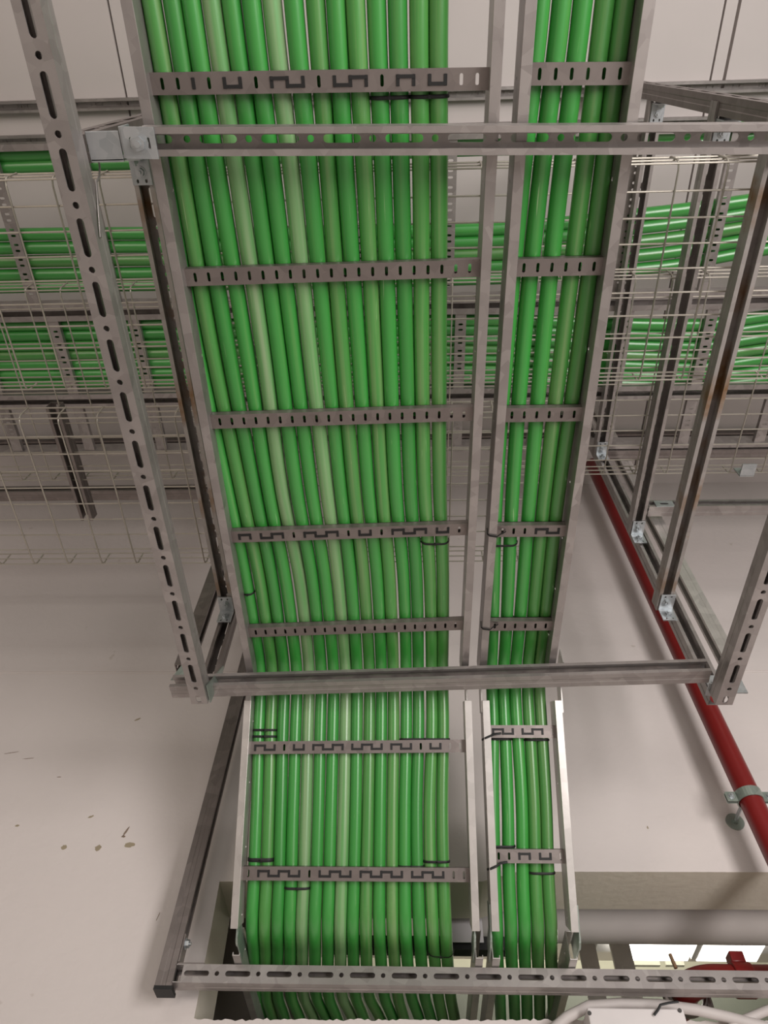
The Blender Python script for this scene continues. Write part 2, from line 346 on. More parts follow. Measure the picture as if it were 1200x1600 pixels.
# ------------------------------------------------------------------ brackets
def hexbolt(m, p, n, r=0.0085, h=0.006):
    p = Vector(p); n = Vector(n).normalized()
    m.bar(p, p + n * 0.0015, r * 1.35, 16); m.bar(p + n * 0.0015, p + n * (0.0015 + h), r, 6); m.bar(p, p + n * (h + 0.006), r * 0.45, 10)
def lbracket(corner, a, b_, label, la=0.055, lb=0.050, wd=0.040, mat=ZINC, group='zinc angle brackets'):
    """corner (room), a,b_: directions of the two legs; plate faces shown are on the -(other leg) side"""
    A = Vector(a); B = Vector(b_); W = A.cross(B).normalized(); t = 0.004
    o = empty('angle_bracket', V(*corner), label, 'bracket', group)
    for (D, Nn, L_) in ((A, B, la), (B, A, lb)):
        m = MB()
        m.plate([(0, -wd / 2), (L_, -wd / 2), (L_, wd / 2), (0, wd / 2)], [slot(L_ * 0.86, wd * 0.22, 0.007, 0.004), slot(L_ * 0.86, -wd * 0.22, 0.007, 0.004)], t)
        Y = Nn.cross(D)
        m.build('plate', mat, o, mw=frame(V(*corner), D, Y, Nn), bevel=0.0008)
        k = MB(); c0 = V(*corner) + D * L_ * 0.55 + Nn * t
        hexbolt(k, c0, Nn); k.build('bolt', ZINC, o)
    return o
lbracket((-0.532, 1.374, 1.558), (0, -1, 0), (0, 0, -1), 'zinc angle bracket joining hanger and open strut left of the wide ladder')
lbracket((0.738, 1.374, 1.558), (0, -1, 0), (0, 0, -1), 'lowest bright angle bracket on the right hanger, two bolts')
lbracket((0.758, 1.374, 1.928), (0, -1, 0), (0, 0, -1), 'middle bright angle bracket on the right hanger above the red pipe')
lbracket((0.768, 1.374, 2.478), (0, -1, 0), (0, 0, -1), 'highest angle bracket on the right hanger, seen through mesh')
lbracket((-0.532, 0.17, 1.558), (0, 1, 0), (0, 0, -1), 'dull angle bracket with round bolt below the upper left zinc corner')
lbracket((0.770, 0.165, 2.478), (0, 1, 0), (0, 0, -1), 'bright angle bracket beside the narrow ladder rail at upper right')
lbracket((0.760, 0.165, 1.928), (0, 1, 0), (0, 0, -1), 'angle bracket with shiny bolt seen through the top cross strut')
lbracket((0.738, 0.165, 1.558), (0, 1, 0), (0, 0, -1), 'angle bracket at the right picture edge under the top cross strut')
# corner angle that ties the top cross strut to the left hanger
o = empty('corner_bracket', V(-0.44, 0.12, 1.235), 'shiny zinc corner bracket at the left end of the top cross strut', 'bracket')
m = MB(); m.plate([(-0.440, 0.094), (-0.388, 0.096), (-0.388, 0.141), (-0.440, 0.139)], [slot(-0.427, 0.117, 0.016, 0.004, axis=1), slot(-0.399, 0.118, 0.016, 0.004, axis=1)], 0.004)
m.build('plate', ZINC, o, mw=Matrix.Translation((0, 0, 1.2305 + CZ)), bevel=0.001)
m = MB(); m.plate([(0.094, 1.234), (0.139, 1.234), (0.139, 1.276), (0.094, 1.276)], [slot(0.117, 1.256, 0.018, 0.005)], 0.004)
m.build('side_plate', ZINC, o, mw=frame((-0.444, 0, CZ), (0, 1, 0), (0, 0, 1), (1, 0, 0)), bevel=0.001)
m = MB(); m.box(tuple(V(-0.499, 0.100, 1.236)), tuple(V(-0.446, 0.144, 1.2395))); m.box(tuple(V(-0.4995, 0.139, 1.236)), tuple(V(-0.446, 0.1425, 1.285)))
m.build('channel_tab', ZINC, o, bevel=0.001)
m = MB(); hexbolt(m, V(-0.414, 0.118, 1.2305), (0, 0, -1), 0.011, 0.007); m.build('bolt', ZINC, o)
# clip between the hanger foot and the long left strut
m = MB(); m.tube([V(-0.4975, 0.115, 1.27), V(-0.4975, 0.155, 1.262), V(-0.4975, 0.168, 1.25), V(-0.4975, 0.172, 1.235), V(-0.4975, 0.25, 1.20)], (0.0012, 0.003), 8, flat=(1, 0, 0))
tag(m.build('steel_clip', GALV, smooth=True), 'bent bright clip along the side of the long left strut', 'clip')
# gusset at the lower left
o = empty('gusset_bracket', V(-0.56, 1.37, 1.24), 'green tinted gusset bracket where the long left strut ends', 'bracket')
m = MB(); m.add([V(*p) for p in ((-0.630, 1.384, 1.300), (-0.568, 1.384, 1.300), (-0.568, 1.384, 1.385), (-0.605, 1.384, 1.385), (-0.630, 1.387, 1.300), (-0.568, 1.387, 1.300), (-0.568, 1.387, 1.385), (-0.605, 1.387, 1.385))],
            [(0, 1, 2, 3), (7, 6, 5, 4), (0, 4, 5, 1), (1, 5, 6, 2), (2, 6, 7, 3), (3, 7, 4, 0)])
m.build('plate', ZINCG, o)
m = MB(); m.add([V(*p) for p in ((-0.63, 1.384, 1.300), (-0.565, 1.384, 1.300), (-0.565, 1.342, 1.278), (-0.63, 1.384, 1.296), (-0.565, 1.384, 1.296), (-0.565, 1.342, 1.274))], [(0, 1, 2), (5, 4, 3), (0, 3, 4, 1), (1, 4, 5, 2), (2, 5, 3, 0)])
m.build('foot', ZINCG, o)
m = MB(); m.add([V(*p) for p in ((-0.499, 1.30, 1.20), (-0.499, 1.36, 1.20), (-0.499, 1.385, 1.34), (-0.499, 1.375, 1.34), (-0.496, 1.30, 1.20), (-0.496, 1.36, 1.20), (-0.496, 1.385, 1.34), (-0.496, 1.375, 1.34))],
            [(0, 1, 2, 3), (7, 6, 5, 4), (0, 4, 5, 1), (1, 5, 6, 2), (2, 6, 7, 3), (3, 7, 4, 0)])
m.build('side_plate', ZINCG, o)
o2 = empty('angle_bracket', V(0.74, 1.36, 1.24), 'zinc bracket between right hanger foot and slotted rail end', 'bracket', 'zinc angle brackets')
m = MB(); m.box(tuple(V(0.757, 1.372, 1.235)), tuple(V(0.797, 1.3765, 1.30))); m.box(tuple(V(0.738, 1.33, 1.232)), tuple(V(0.796, 1.372, 1.2355))); m.build('plate', ZINC, o2)
m = MB(); hexbolt(m, V(0.775, 1.372, 1.27), (0, -1, 0), 0.010); m.build('bolt', ZINC, o2)
o2 = empty('angle_bracket', V(0.83, 1.45, 1.30), 'zinc bracket on the outer right hanger near the slotted rail', 'bracket', 'zinc angle brackets')
m = MB(); m.box(tuple(V(0.846, 1.436, 1.30)), tuple(V(0.886, 1.440, 1.38))); m.box(tuple(V(0.80, 1.44, 1.34)), tuple(V(0.848, 1.445, 1.385))); m.build('plate', ZINC, o2)
m = MB(); hexbolt(m, V(0.862, 1.436, 1.33), (0, -1, 0), 0.011); m.build('bolt', ZINC, o2)
o2 = empty('angle_bracket', V(-0.56, 1.85, 0.86), 'dull bracket where dark wall strut meets the bottom cross strut', 'bracket', 'zinc angle brackets')
m = MB(); m.box(tuple(V(-0.5705, 1.853, 0.82)), tuple(V(-0.5665, 1.888, 0.885))); m.box(tuple(V(-0.57, 1.853, 0.8148)), tuple(V(-0.505, 1.888, 0.8185))); m.build('plate', GALVD, o2)
m = MB(); hexbolt(m, V(-0.5665, 1.868, 0.868), (1, 0, 0), 0.010, 0.008); m.build('bolt', ZINC, o2)
# zinc fittings on the right horizontal strut
m = MB(); m.plate([(0.862, 2.068), (0.925, 2.068), (0.925, 2.104), (0.862, 2.104)], [slot(0.893, 2.086, 0.03, 0.010)], 0.003)
tag(m.build('joint_plate', ZINC, mw=frame((0, 1.358, CZ), (1, 0, 0), (0, 0, 1), (0, -1, 0))), 'flat zinc plate with slot on the short right horizontal strut', 'plate')
o2 = empty('angle_bracket', V(1.18, 1.3, 2.2), 'zinc bracket hanging under the right mesh tray by the picture edge', 'bracket', 'zinc angle brackets')
q = aty(1163, 738, 1.15)
m = MB(); m.box((q.x - 0.022, 1.150, q.z - 0.02 + CZ), (q.x + 0.022, 1.154, 1.976 + CZ)); m.box((q.x - 0.022, 1.11, q.z - 0.02 + CZ), (q.x + 0.022, 1.151, q.z - 0.016 + CZ)); m.build('plate', ZINC, o2)
m = MB(); hexbolt(m, (q.x, 1.150, q.z + CZ + 0.005), (0, -1, 0), 0.011); m.build('bolt', ZINC, o2)

# ------------------------------------------------------------------ cable ladders
SA = math.atan2(1.175 - 0.947, 1.67 - 1.49)          # slope of the falling sections
K1 = (1.39, 1.305); K2 = (1.760, 0.836)               # kinks of the rung underside in (y, z)
SA = math.atan2(K1[1] - K2[1], K2[0] - K1[0])
def sec_frame(k):
    if k == 0: return Vector((0, 0, 1.305 + CZ)), Vector((0, 1, 0)), Vector((0, 0, 1))
    if k == 1: return Vector((0, K1[0], K1[1] + CZ)), Vector((0, math.cos(SA), -math.sin(SA))), Vector((0, math.sin(SA), math.cos(SA)))
    return Vector((0, K2[0], K2[1] + CZ)), Vector((0, 1, 0)), Vector((0, 0, 1))
SLEN = math.hypot(K2[0] - K1[0], K2[1] - K1[1])
RW = 0.018
def ladder(label, group, x0, x1, sec, s0, s1, rungs, skew=0.0, webin=(1, 1)):
    """x0,x1 outer edges of the two rails"""
    O, A, Nn = sec_frame(sec)
    mw = frame(O, (1, 0, 0), A, Nn)
    root = empty('cable_ladder', O + A * s0 + Vector(((x0 + x1) / 2, 0, 0)), label, 'cable ladder', group)
    for side, xa in ((0, x0), (1, x1 - RW)):
        m = MB(); t = 0.0022
        m.box((xa, s0, -0.020), (xa + RW, s1, -0.020 + t)); m.box((xa, s0, 0.045 - t), (xa + RW, s1, 0.045))
        # web with small round holes, on the side that shows
        inner = (xa + RW - t) if side == 0 else xa
        if x0 > 0.1 and side == 0: inner = xa
        hs = []; s = s0 + 0.05
        while s < s1 - 0.01:
            hs.append(slot(s, 0.018, 0.007, 0.007)); s += 0.15
        mm = MB(); mm.plate([(s0, -0.0178), (s1, -0.0178), (s1, 0.0428), (s0, 0.0428)], hs, t)
        base = frame((inner, 0, 0), (0, 1, 0), (0, 0, 1), (1, 0, 0))
        off = len(m.v); m.v += [base @ v for v in mm.v]; m.f += [tuple(i + off for i in f) for f in mm.f]
        # rolled outer edge
        m.box((xa if side == 0 and inner > xa else xa + RW - t if inner == xa else xa, s0, -0.0178), ((xa if side == 0 and inner > xa else xa + RW - t if inner == xa else xa) + t, s1, -0.012))
        m.build('rail', GALVB if sec else GALV, root, mw=mw, bevel=0.0006)
    for s, dy in rungs:
        m = MB(); xi0, xi1 = x0 + RW, x1 - RW; hw = 0.0155; t = 0.002
        n = int((xi1 - xi0 - 0.012) // 0.025); st = (xi1 - xi0 - (n) * 0.025) / 2
        hs = [slot((xi0 + st + k * 0.025), 0, 0.017, 0.0055, 4, axis=1) for k in range(n + 1)]
        hs = [h for h in hs if h[0][0] > xi0 + 0.006 and h[0][0] < xi1 - 0.002]
        m.plate([(xi0, -hw), (xi1, -hw), (xi1, hw), (xi0, hw)], hs, t)
        for e in (-1, 1):
            m.box((xi0, e * hw - (t if e > 0 else 0), t), (xi1, e * hw + (t if e < 0 else 0), 0.016))
            m.box((xi0, e * hw - (0.007 if e > 0 else 0), 0.0142), (xi1, e * hw + (0.007 if e < 0 else 0), 0.016))
        for v in m.v: v.y += s + dy * (v.x - (xi0 + xi1) / 2)
        m.build('rung', GALVD, root, mw=mw)
    return root
RU = [(-0.255, 0), (0.045, 0.012), (0.342, -0.012), (0.632, -0.02), (0.920, -0.03), (1.212, -0.042)]
R2 = [(-0.255, 0), (0.045, 0.02), (0.340, 0), (0.631, 0), (0.918, 0), (1.204, 0.0)]
L1 = ladder('wide horizontal cable ladder overhead carrying sixteen green conduits', 'wide cable ladder sections', -0.420, 0.152, 0, -0.6, 1.372, RU)
L2 = ladder('narrow horizontal cable ladder overhead carrying five green conduits', 'narrow cable ladder sections', 0.180, 0.371, 0, -0.6, 1.372, R2)
def s_of(y, z): return math.hypot(y - K1[0], z - K1[1])
def s_slope(px, py):
    """distance down the falling section of the picture row"""
    d = ray(px, py)
    # intersect with slope plane
    O = Vector((0, K1[0], K1[1])); Nn = Vector((0, math.sin(SA), math.cos(SA)))
    p = d * (O.dot(Nn) / d.dot(Nn)); return (p - O).dot(Vector((0, math.cos(SA), -math.sin(SA))))
sr = [s_slope(560, 1167), s_slope(560, 1366)]; sr2 = [s_slope(815, 1143), s_slope(828, 1338)]
L1b = ladder('wide cable ladder section sloping down to the wall opening', 'wide cable ladder sections', -0.428, 0.160, 1, 0.055, SLEN - 0.02, [(sr[0], -0.01), (sr[1], 0)])
L2b = ladder('narrow cable ladder section sloping down to the wall opening', 'narrow cable ladder sections', 0.188, 0.390, 1, 0.055, SLEN - 0.02, [(sr2[0], 0), (sr2[1], 0)])
L1c = ladder('wide cable ladder section passing into the wall opening', 'wide cable ladder sections', -0.430, 0.170, 2, 0.05, 1.0, [(0.80, 0)])
L2c = ladder('narrow cable ladder section passing into the wall opening', 'narrow cable ladder sections', 0.192, 0.392, 2, 0.05, 1.0, [(0.80, 0)])
for root, xa, mi in ((L1b, -0.427, 1), (L1b, 0.150, -1), (L2b, 0.188, -1), (L2b, 0.378, 1)):
    for (kk, kn, sa, sb) in ((0, 'upper', 0, 1), (1, 'lower', 1, 2)):
        O, A, N0 = sec_frame(sa); O2, A2, N2 = sec_frame(sb)
        J = Vector((0, K1[0], K1[1] + CZ)) if kk == 0 else Vector((0, K2[0], K2[1] + CZ))
        m = MB()
        up0 = Vector((0, 0, 1)) if sa == 0 else N0
        t = 0.003
        xx = xa + (0.0125 if mi > 0 else -0.003)
        for (D, NN, sg, d0, d1) in ((A, N0, -1, 0.0, 0.075), (A2, N2, 1, 0.0, 0.085)):
            c0 = J + D * sg * d0; c1 = J + D * sg * d1
            q = [c0 + NN * -0.014, c1 + NN * -0.014, c1 + NN * 0.034, c0 + NN * 0.034]
            vs = [v + Vector((xx, 0, 0)) for v in q] + [v + Vector((xx + t, 0, 0)) for v in q]
            m.add(vs, [(0, 1, 2, 3), (7, 6, 5, 4), (0, 4, 5, 1), (1, 5, 6, 2), (2, 6, 7, 3), (3, 7, 4, 0)])
        m.bar(J + Vector((xx - 0.001, 0, 0)) + N0 * 0.012, J + Vector((xx + t + 0.001, 0, 0)) + N0 * 0.012, 0.024, 20)
        sp = m.build('splice_plate', GALVB if kk == 0 else ZINCG, root)
        sp['label'] = 'hinged splice plate with bolts'
        for D, NN, sg in ((A, N0, -1), (A2, N2, 1)):
            for dd in (0.025, 0.055):
                for hh in (0.0, 0.022):
                    p = J + D * sg * dd + NN * hh + Vector((xx + (t if mi > 0 else 0), 0, 0))
                    m = MB(); hexbolt(m, p, (mi, 0, 0), 0.0075, 0.006); m.build('bolt', ZINC if kk else GALVD, sp)
        if kk == 1:
            m = MB(); m.bar(J + Vector((xx - 0.03, 0.0, 0.0)) + N0 * 0.01, J + Vector((xx + 0.03, 0.0, 0.0)) + N0 * 0.01, 0.003, 8)
            m.build('threaded_pin', ZINC, sp)

# ------------------------------------------------------------------ green conduits on the ladders
PR = 0.0158
def prof(s):
    """axis of the conduits in (y,z): smooth polyline by arc length, s=0 at y=-0.7"""
    return PROF_PTS[s]
raw = []
OFF = 0.016 + PR
def corner(p, q, r, rad, n=10):
    p, q, r = Vector(p), Vector(q), Vector(r)
    a = (p - q).normalized(); c = (r - q).normalized(); ang = a.angle(c); d = rad / math.tan(ang / 2)
    s, e = q + a * d, q + c * d; out = []
    for k in range(n + 1):
        t = k / n; out.append((1 - t) ** 2 * s + 2 * t * (1 - t) * q + t * t * e)
    return out
nrm = (math.sin(SA), math.cos(SA))
A0 = (-0.7, 1.305 + OFF)
# corner points of the offset path
def off_corner(K, n1, n2):
    # lines offset by OFF with normals n1,n2 through K
    a, b_, c_ = n1[0], n1[1], OFF; d_, e_, f_ = n2[0], n2[1], OFF
    det = a * e_ - b_ * d_; return (K[0] + (c_ * e_ - b_ * f_) / det, K[1] + (a * f_ - c_ * d_) / det)
C1 = off_corner(K1, (0, 1), nrm); C2 = off_corner(K2, nrm, (0, 1))
path = [Vector(A0)] + corner(A0, C1, C2, 0.16) + corner(C1, C2, (3.2, C2[1]), 0.11) + [Vector((3.3, C2[1]))]
PP = []
for a, b_ in zip(path[:-1], path[1:]):
    L_ = (b_ - a).length; n = max(1, int(L_ / 0.03))
    for k in range(n): PP.append(a.lerp(b_, k / n))
PP.append(path[-1])
cum = [0]
for a, b_ in zip(PP[:-1], PP[1:]): cum.append(cum[-1] + (b_ - a).length)
def hit(px, py):
    """where the picture ray meets the sheet of conduit axes: returns (s, x)"""
    d = ray(px, py)
    for i in range(len(PP) - 1, 0, -1):
        f0 = PP[i - 1].y * d.y - PP[i - 1].x * d.z; f1 = PP[i].y * d.y - PP[i].x * d.z
        if f0 * f1 <= 0 and f0 != f1:
            t = f0 / (f0 - f1); y = PP[i - 1].x + (PP[i].x - PP[i - 1].x) * t
            return cum[i - 1] + (cum[i] - cum[i - 1]) * t, d.x / d.y * y if abs(d.y) > 1e-6 else 0
    return None
def interp(kn, s):
    if s <= kn[0][0]: return kn[0][1] + (kn[1][1] - kn[0][1]) / (kn[1][0] - kn[0][0]) * (s - kn[0][0]) * 0.5
    if s >= kn[-1][0]: return kn[-1][1] + (kn[-1][1] - kn[-2][1]) / (kn[-1][0] - kn[-2][0]) * (s - kn[-1][0])
    for i in range(len(kn) - 1):
        if kn[i][0] <= s <= kn[i + 1][0]:
            h = kn[i + 1][0] - kn[i][0]; t = (s - kn[i][0]) / h
            def sl(j):
                if j <= 0: return (kn[1][1] - kn[0][1]) / (kn[1][0] - kn[0][0])
                if j >= len(kn) - 1: return (kn[-1][1] - kn[-2][1]) / (kn[-1][0] - kn[-2][0])
                return (kn[j + 1][1] - kn[j - 1][1]) / (kn[j + 1][0] - kn[j - 1][0])
            m0, m1 = sl(i) * h, sl(i + 1) * h
            return (2 * t**3 - 3 * t * t + 1) * kn[i][1] + (t**3 - 2 * t * t + t) * m0 + (-2 * t**3 + 3 * t * t) * kn[i + 1][1] + (t**3 - t * t) * m1
def tube_object(name, pts, r, mat, n=20):
    """smooth tube with uv: u around, v metres along"""
    pts = [Vector(p) for p in pts]; m = len(pts); vs = []; a = None; cu = 0; vv = []
    for i, p in enumerate(pts):
        if i: cu += (p - pts[i - 1]).length
        vv.append(cu)
        d = (pts[min(i + 1, m - 1)] - pts[max(i - 1, 0)]).normalized()
        if a is None: a = d.orthogonal().normalized()
        a = (a - d * a.dot(d)).normalized(); b_ = d.cross(a)
        for k in range(n):
            t = 2 * math.pi * k / n; vs.append(p + (a * math.cos(t) + b_ * math.sin(t)) * r)
    fs = []; uvs = []
    for i in range(m - 1):
        for k in range(n):
            fs.append((i * n + k, i * n + (k + 1) % n, (i + 1) * n + (k + 1) % n, (i + 1) * n + k))
            uvs += [(k / n, vv[i]), ((k + 1) / n, vv[i]), ((k + 1) / n, vv[i + 1]), (k / n, vv[i + 1])]
    fs += [tuple(range(n))[::-1], tuple(range((m - 1) * n, m * n))]; uvs += [(0, 0)] * (2 * n)
    c = sum(pts, Vector()) / m
    me = bpy.data.meshes.new(name); me.from_pydata([v - c for v in vs], [], fs)
    ul = me.uv_layers.new(name='UVMap'); ul.data.foreach_set('uv', [q for u in uvs for q in u])
    me.polygons.foreach_set('use_smooth', [True] * (len(fs) - 2) + [False] * 2); me.materials.append(mat)
    o = bpy.data.objects.new(name, me); COL.objects.link(o); o.location = c
    return o
rows1 = {60: [219, 247.5, 279, 308, 339, 369, 400, 431, 464, 497, 528, 558, 590, 622, 655, 685],
 310: [265, 291, 318, 347, 376, 404, 431, 460, 488, 516, 543, 572, 600, 628, 658, 686],
 550: [309, 333, 358, 386, 412, 436, 460, 485, 511, 535, 560.5, 585, 609, 635, 659, 686],
 760: [355, 376, 397, 419, 440, 463, 486, 510, 532, 553, 575, 597, 618, 641, 663, 687],
 910: [386, 407, 426.5, 447, 469, 489, 509, 529, 549, 569, 590, 609, 631, 651, 672, 692],
 1115: [406, 424.5, 443, 463, 482, 501, 521, 540, 558, 577.5, 596, 615, 635, 654, 675, 692.5],
 1275: [400.6, 420, 439, 458, 478, 497.5, 517, 537, 556, 575, 594, 613.5, 632.5, 651, 671, 691],
 1445: [394, 413.5, 433.6, 453, 472, 492, 512.5, 532, 551.5, 571.6, 592.6, 613.6, 633.4, 655, 676, 696],
 1554: [402, 416, 434, 455, 474.5, 494, 513.5, 534.5, 555.5, 576.5, 600.5, 621.5, 642.5, 663.5, 684.5, 704],
 1582: [408, 424, 443, 466, 487, 506, 524, 547, 566, 590, 611, 629, 652, 671, 690, 709]}
rows2 = {60: [839, 871.7, 904, 938, 968], 320: [811, 840, 871, 906, 935], 560: [790, 816, 846, 876, 902.5], 780: [775, 800, 827.5, 849.7, 871],
 1006: [769, 789.6, 809, 828.7, 847], 1115: [770, 788, 806.5, 826, 845], 1246: [770.5, 793, 814.7, 833.6, 852.7], 1446: [776, 798, 819.6, 840, 860.7],
 1554: [781, 803, 823, 843, 864]}
ordn = ['first', 'second', 'third', 'fourth', 'fifth', 'sixth', 'seventh', 'eighth', 'ninth', 'tenth', 'eleventh', 'twelfth', 'thirteenth', 'fourteenth', 'fifteenth', 'sixteenth']
m1 = [GREEN, OLIVE, GREEN, GREEN, PALE, GREEN, GREEN, PALE, GREEN, OLIVE, GREEN, OLIVE, GREEN, GREEN, OLIVE, OLIVE]
m2 = [GREEN, GREEN, GREEN, OLIVE, OLIVE]
note = {4: ', pale and scuffed', 7: ', streaked olive', 14: ', greyish worn', 0: ', next to the left rail', 15: ', edge of the bundle'}
PIPES = {1: [], 2: []}
for which, rows, n, mats in ((1, rows1, 16, m1), (2, rows2, 5, m2)):
    for i in range(n):
        kn = sorted(hit(rows[r][i], r) for r in rows)
        PIPES[which].append(kn)
        ph = random.random() * 10
        pts = []
        for j, p in enumerate(PP):
            s = cum[j]; x = interp(kn, s)
            pts.append(V(x, p.x, p.y + 0.0012 * math.sin(s * 5 + ph)))
        o = tube_object('green_conduit', pts, PR - 0.0004, mats[i])
        if which == 1:
            tag(o, f'{ordn[i]} green conduit from the left in the wide ladder{note.get(i, "")}', 'conduit', 'green conduits on the wide ladder')
        else:
            tag(o, f'{ordn[i]} green conduit from the left in the narrow ladder', 'conduit', 'green conduits on the narrow ladder')

# ------------------------------------------------------------------ black cable ties
def pipes_x(which, s): return [interp(k, s) for k in PIPES[which]]
def at_s(s):
    for i in range(1, len(cum)):
        if cum[i] >= s:
            t = (s - cum[i - 1]) / (cum[i] - cum[i - 1]); p = PP[i - 1].lerp(PP[i], t); d = (PP[i] - PP[i - 1]).normalized(); return p, d
def loop_tie(which, ia, ib, py, label, n=1, slant=0.0, wide=0.0029):
    """strap slung round the undersides of conduits ia..ib at picture row py"""
    px = 500 if which == 1 else 820
    s, _ = hit(px, py); p, d = at_s(s); xs = pipes_x(which, s)
    N2 = Vector((0, -d.y, d.x)); N2 = N2 if N2.z > 0 else -N2
    D = Vector((0, d.x, d.y)); R = PR + 0.0012
    m = MB()
    for q in range(n):
        c = Vector((0, p.x, p.y + CZ)) + D * (0.016 * q)
        xa, xb = xs[ia], xs[ib]; pts = []
        for k in range(9):
            t = math.radians(20 - k * 110 / 8); pts.append(Vector((xa, 0, 0)) + Vector((-math.cos(t), 0, 0)) * R + N2 * (R * math.sin(t)))
        for k in range(9):
            t = math.radians(-90 + k * 110 / 8); pts.append(Vector((xb, 0, 0)) + Vector((math.cos(t), 0, 0)) * R + N2 * (R * math.sin(t)))
        mid = (xa + xb) / 2
        # front-to-back slack
        out = []
        for v in pts:
            f = (v.x - mid) / max(0.01, xb - xa)
            out.append(c + v + D * (slant * f - 0.004 * (0.25 - min(0.25, f * f))))
        m.tube(out, (wide, 0.0009), 6, flat=D)
        if which == 1: m.box(*[tuple(c + Vector((mid, 0, 0)) - N2 * (R + 0.0) + e) for e in (Vector((-0.002, -0.003, -0.002)), Vector((0.002, 0.003, 0.002)))])
    return tag(m.build('cable_tie', BLACK, smooth=True), label, 'cable tie', 'black cable ties')
def weave(which, sec, s, dy, x0, x1, label, first=0):
    """tie threaded through the slots of a rung, meandering on its underside; x0..x1 slot range"""
    O, A, Nn = sec_frame(sec); mw = frame(O, (1, 0, 0), A, Nn)
    lx0, lx1 = {(1, 0): (-0.420, 0.152), (2, 0): (0.180, 0.371), (1, 1): (-0.428, 0.160), (2, 1): (0.188, 0.390)}[(which, sec)]
    xi0, xi1 = lx0 + RW, lx1 - RW; n = int((xi1 - xi0 - 0.012) // 0.025); st = (xi1 - xi0 - n * 0.025) / 2
    xs = [xi0 + st + k * 0.025 for k in range(n + 1)]
    xs = [x for x in xs if x0 - 0.004 < x < x1 + 0.004]
    m = MB(); xm = (xi0 + xi1) / 2
    for k, x in enumerate(xs):
        yy = s + dy * (x - xm)
        m.box((x - 0.0028, yy - 0.0080, -0.0010), (x + 0.0028, yy + 0.0080, 0.0060))
        if k < len(xs) - 1:
            o_ = 0.0052 * (1 if (k + first) % 2 else -1)
            y2 = s + dy * (xs[k + 1] - xm)
            m.add([(x - 0.002, yy + o_ - 0.0026, -0.0018), (xs[k + 1] + 0.002, y2 + o_ - 0.0026, -0.0018), (xs[k + 1] + 0.002, y2 + o_ + 0.0026, -0.0018), (x - 0.002, yy + o_ + 0.0026, -0.0018),
                   (x - 0.002, yy + o_ - 0.0026, 0.0006), (xs[k + 1] + 0.002, y2 + o_ - 0.0026, 0.0006), (xs[k + 1] + 0.002, y2 + o_ + 0.0026, 0.0006), (x - 0.002, yy + o_ + 0.0026, 0.0006)],
                  [(0, 3, 2, 1), (4, 5, 6, 7), (0, 1, 5, 4), (1, 2, 6, 5), (2, 3, 7, 6), (3, 0, 4, 7)])
    if xs: tag(m.build('cable_tie', BLACK, mw=mw), label, 'cable tie', 'black cable ties')
def gx(px, py, sec=0):
    if sec == 0: return atz(px, py, 1.305).x
    O = Vector((0, K1[0], K1[1])); Nn = Vector((0, math.sin(SA), math.cos(SA))); d = ray(px, py)
    return (d * (O.dot(Nn) / d.dot(Nn))).x
WV = [(1, 0, RU[1], 125, [(290, 316, 'leftmost'), (338, 392, 'second'), (408, 484, 'third'), (506, 580, 'fourth'), (602, 652, 'fifth'), (672, 700, 'rightmost')], 'the top visible rung of the wide ladder'),
      (1, 0, RU[4], 832, [(362, 396, 'leftmost'), (402, 454, 'second'), (468, 536, 'third'), (552, 590, 'fourth'), (616, 668, 'fifth'), (684, 700, 'rightmost')], 'the fourth rung of the wide ladder'),
      (1, 1, (sr[0], -0.01), 1167, [(400, 434, 'leftmost'), (450, 476, 'second'), (490, 536, 'third'), (550, 594, 'fourth'), (610, 654, 'fifth'), (670, 700, 'rightmost')], 'the upper rung of the sloping wide ladder'),
      (1, 1, (sr[1], 0), 1366, [(393, 474, 'leftmost'), (488, 552, 'second'), (566, 630, 'third'), (644, 692, 'rightmost')], 'the lower rung of the sloping wide ladder'),
      (2, 1, (sr2[0], 0), 1143, [(768, 812, 'left'), (818, 855, 'right')], 'the upper rung of the sloping narrow ladder'),
      (2, 1, (sr2[1], 0), 1338, [(803, 830, 'left'), (834, 868, 'right')], 'the lower rung of the sloping narrow ladder'),
      (2, 0, R2[4], 828, [(840, 872, 'only')], 'the fourth rung of the narrow ladder')]
for wh, sec, (s, dy), py, runs, where in WV:
    for k, (a, c, nm) in enumerate(runs):
        weave(wh, sec, s, dy, gx(a, py, sec), gx(c, py, sec), f'{nm} black cable tie threaded through {where}', k)
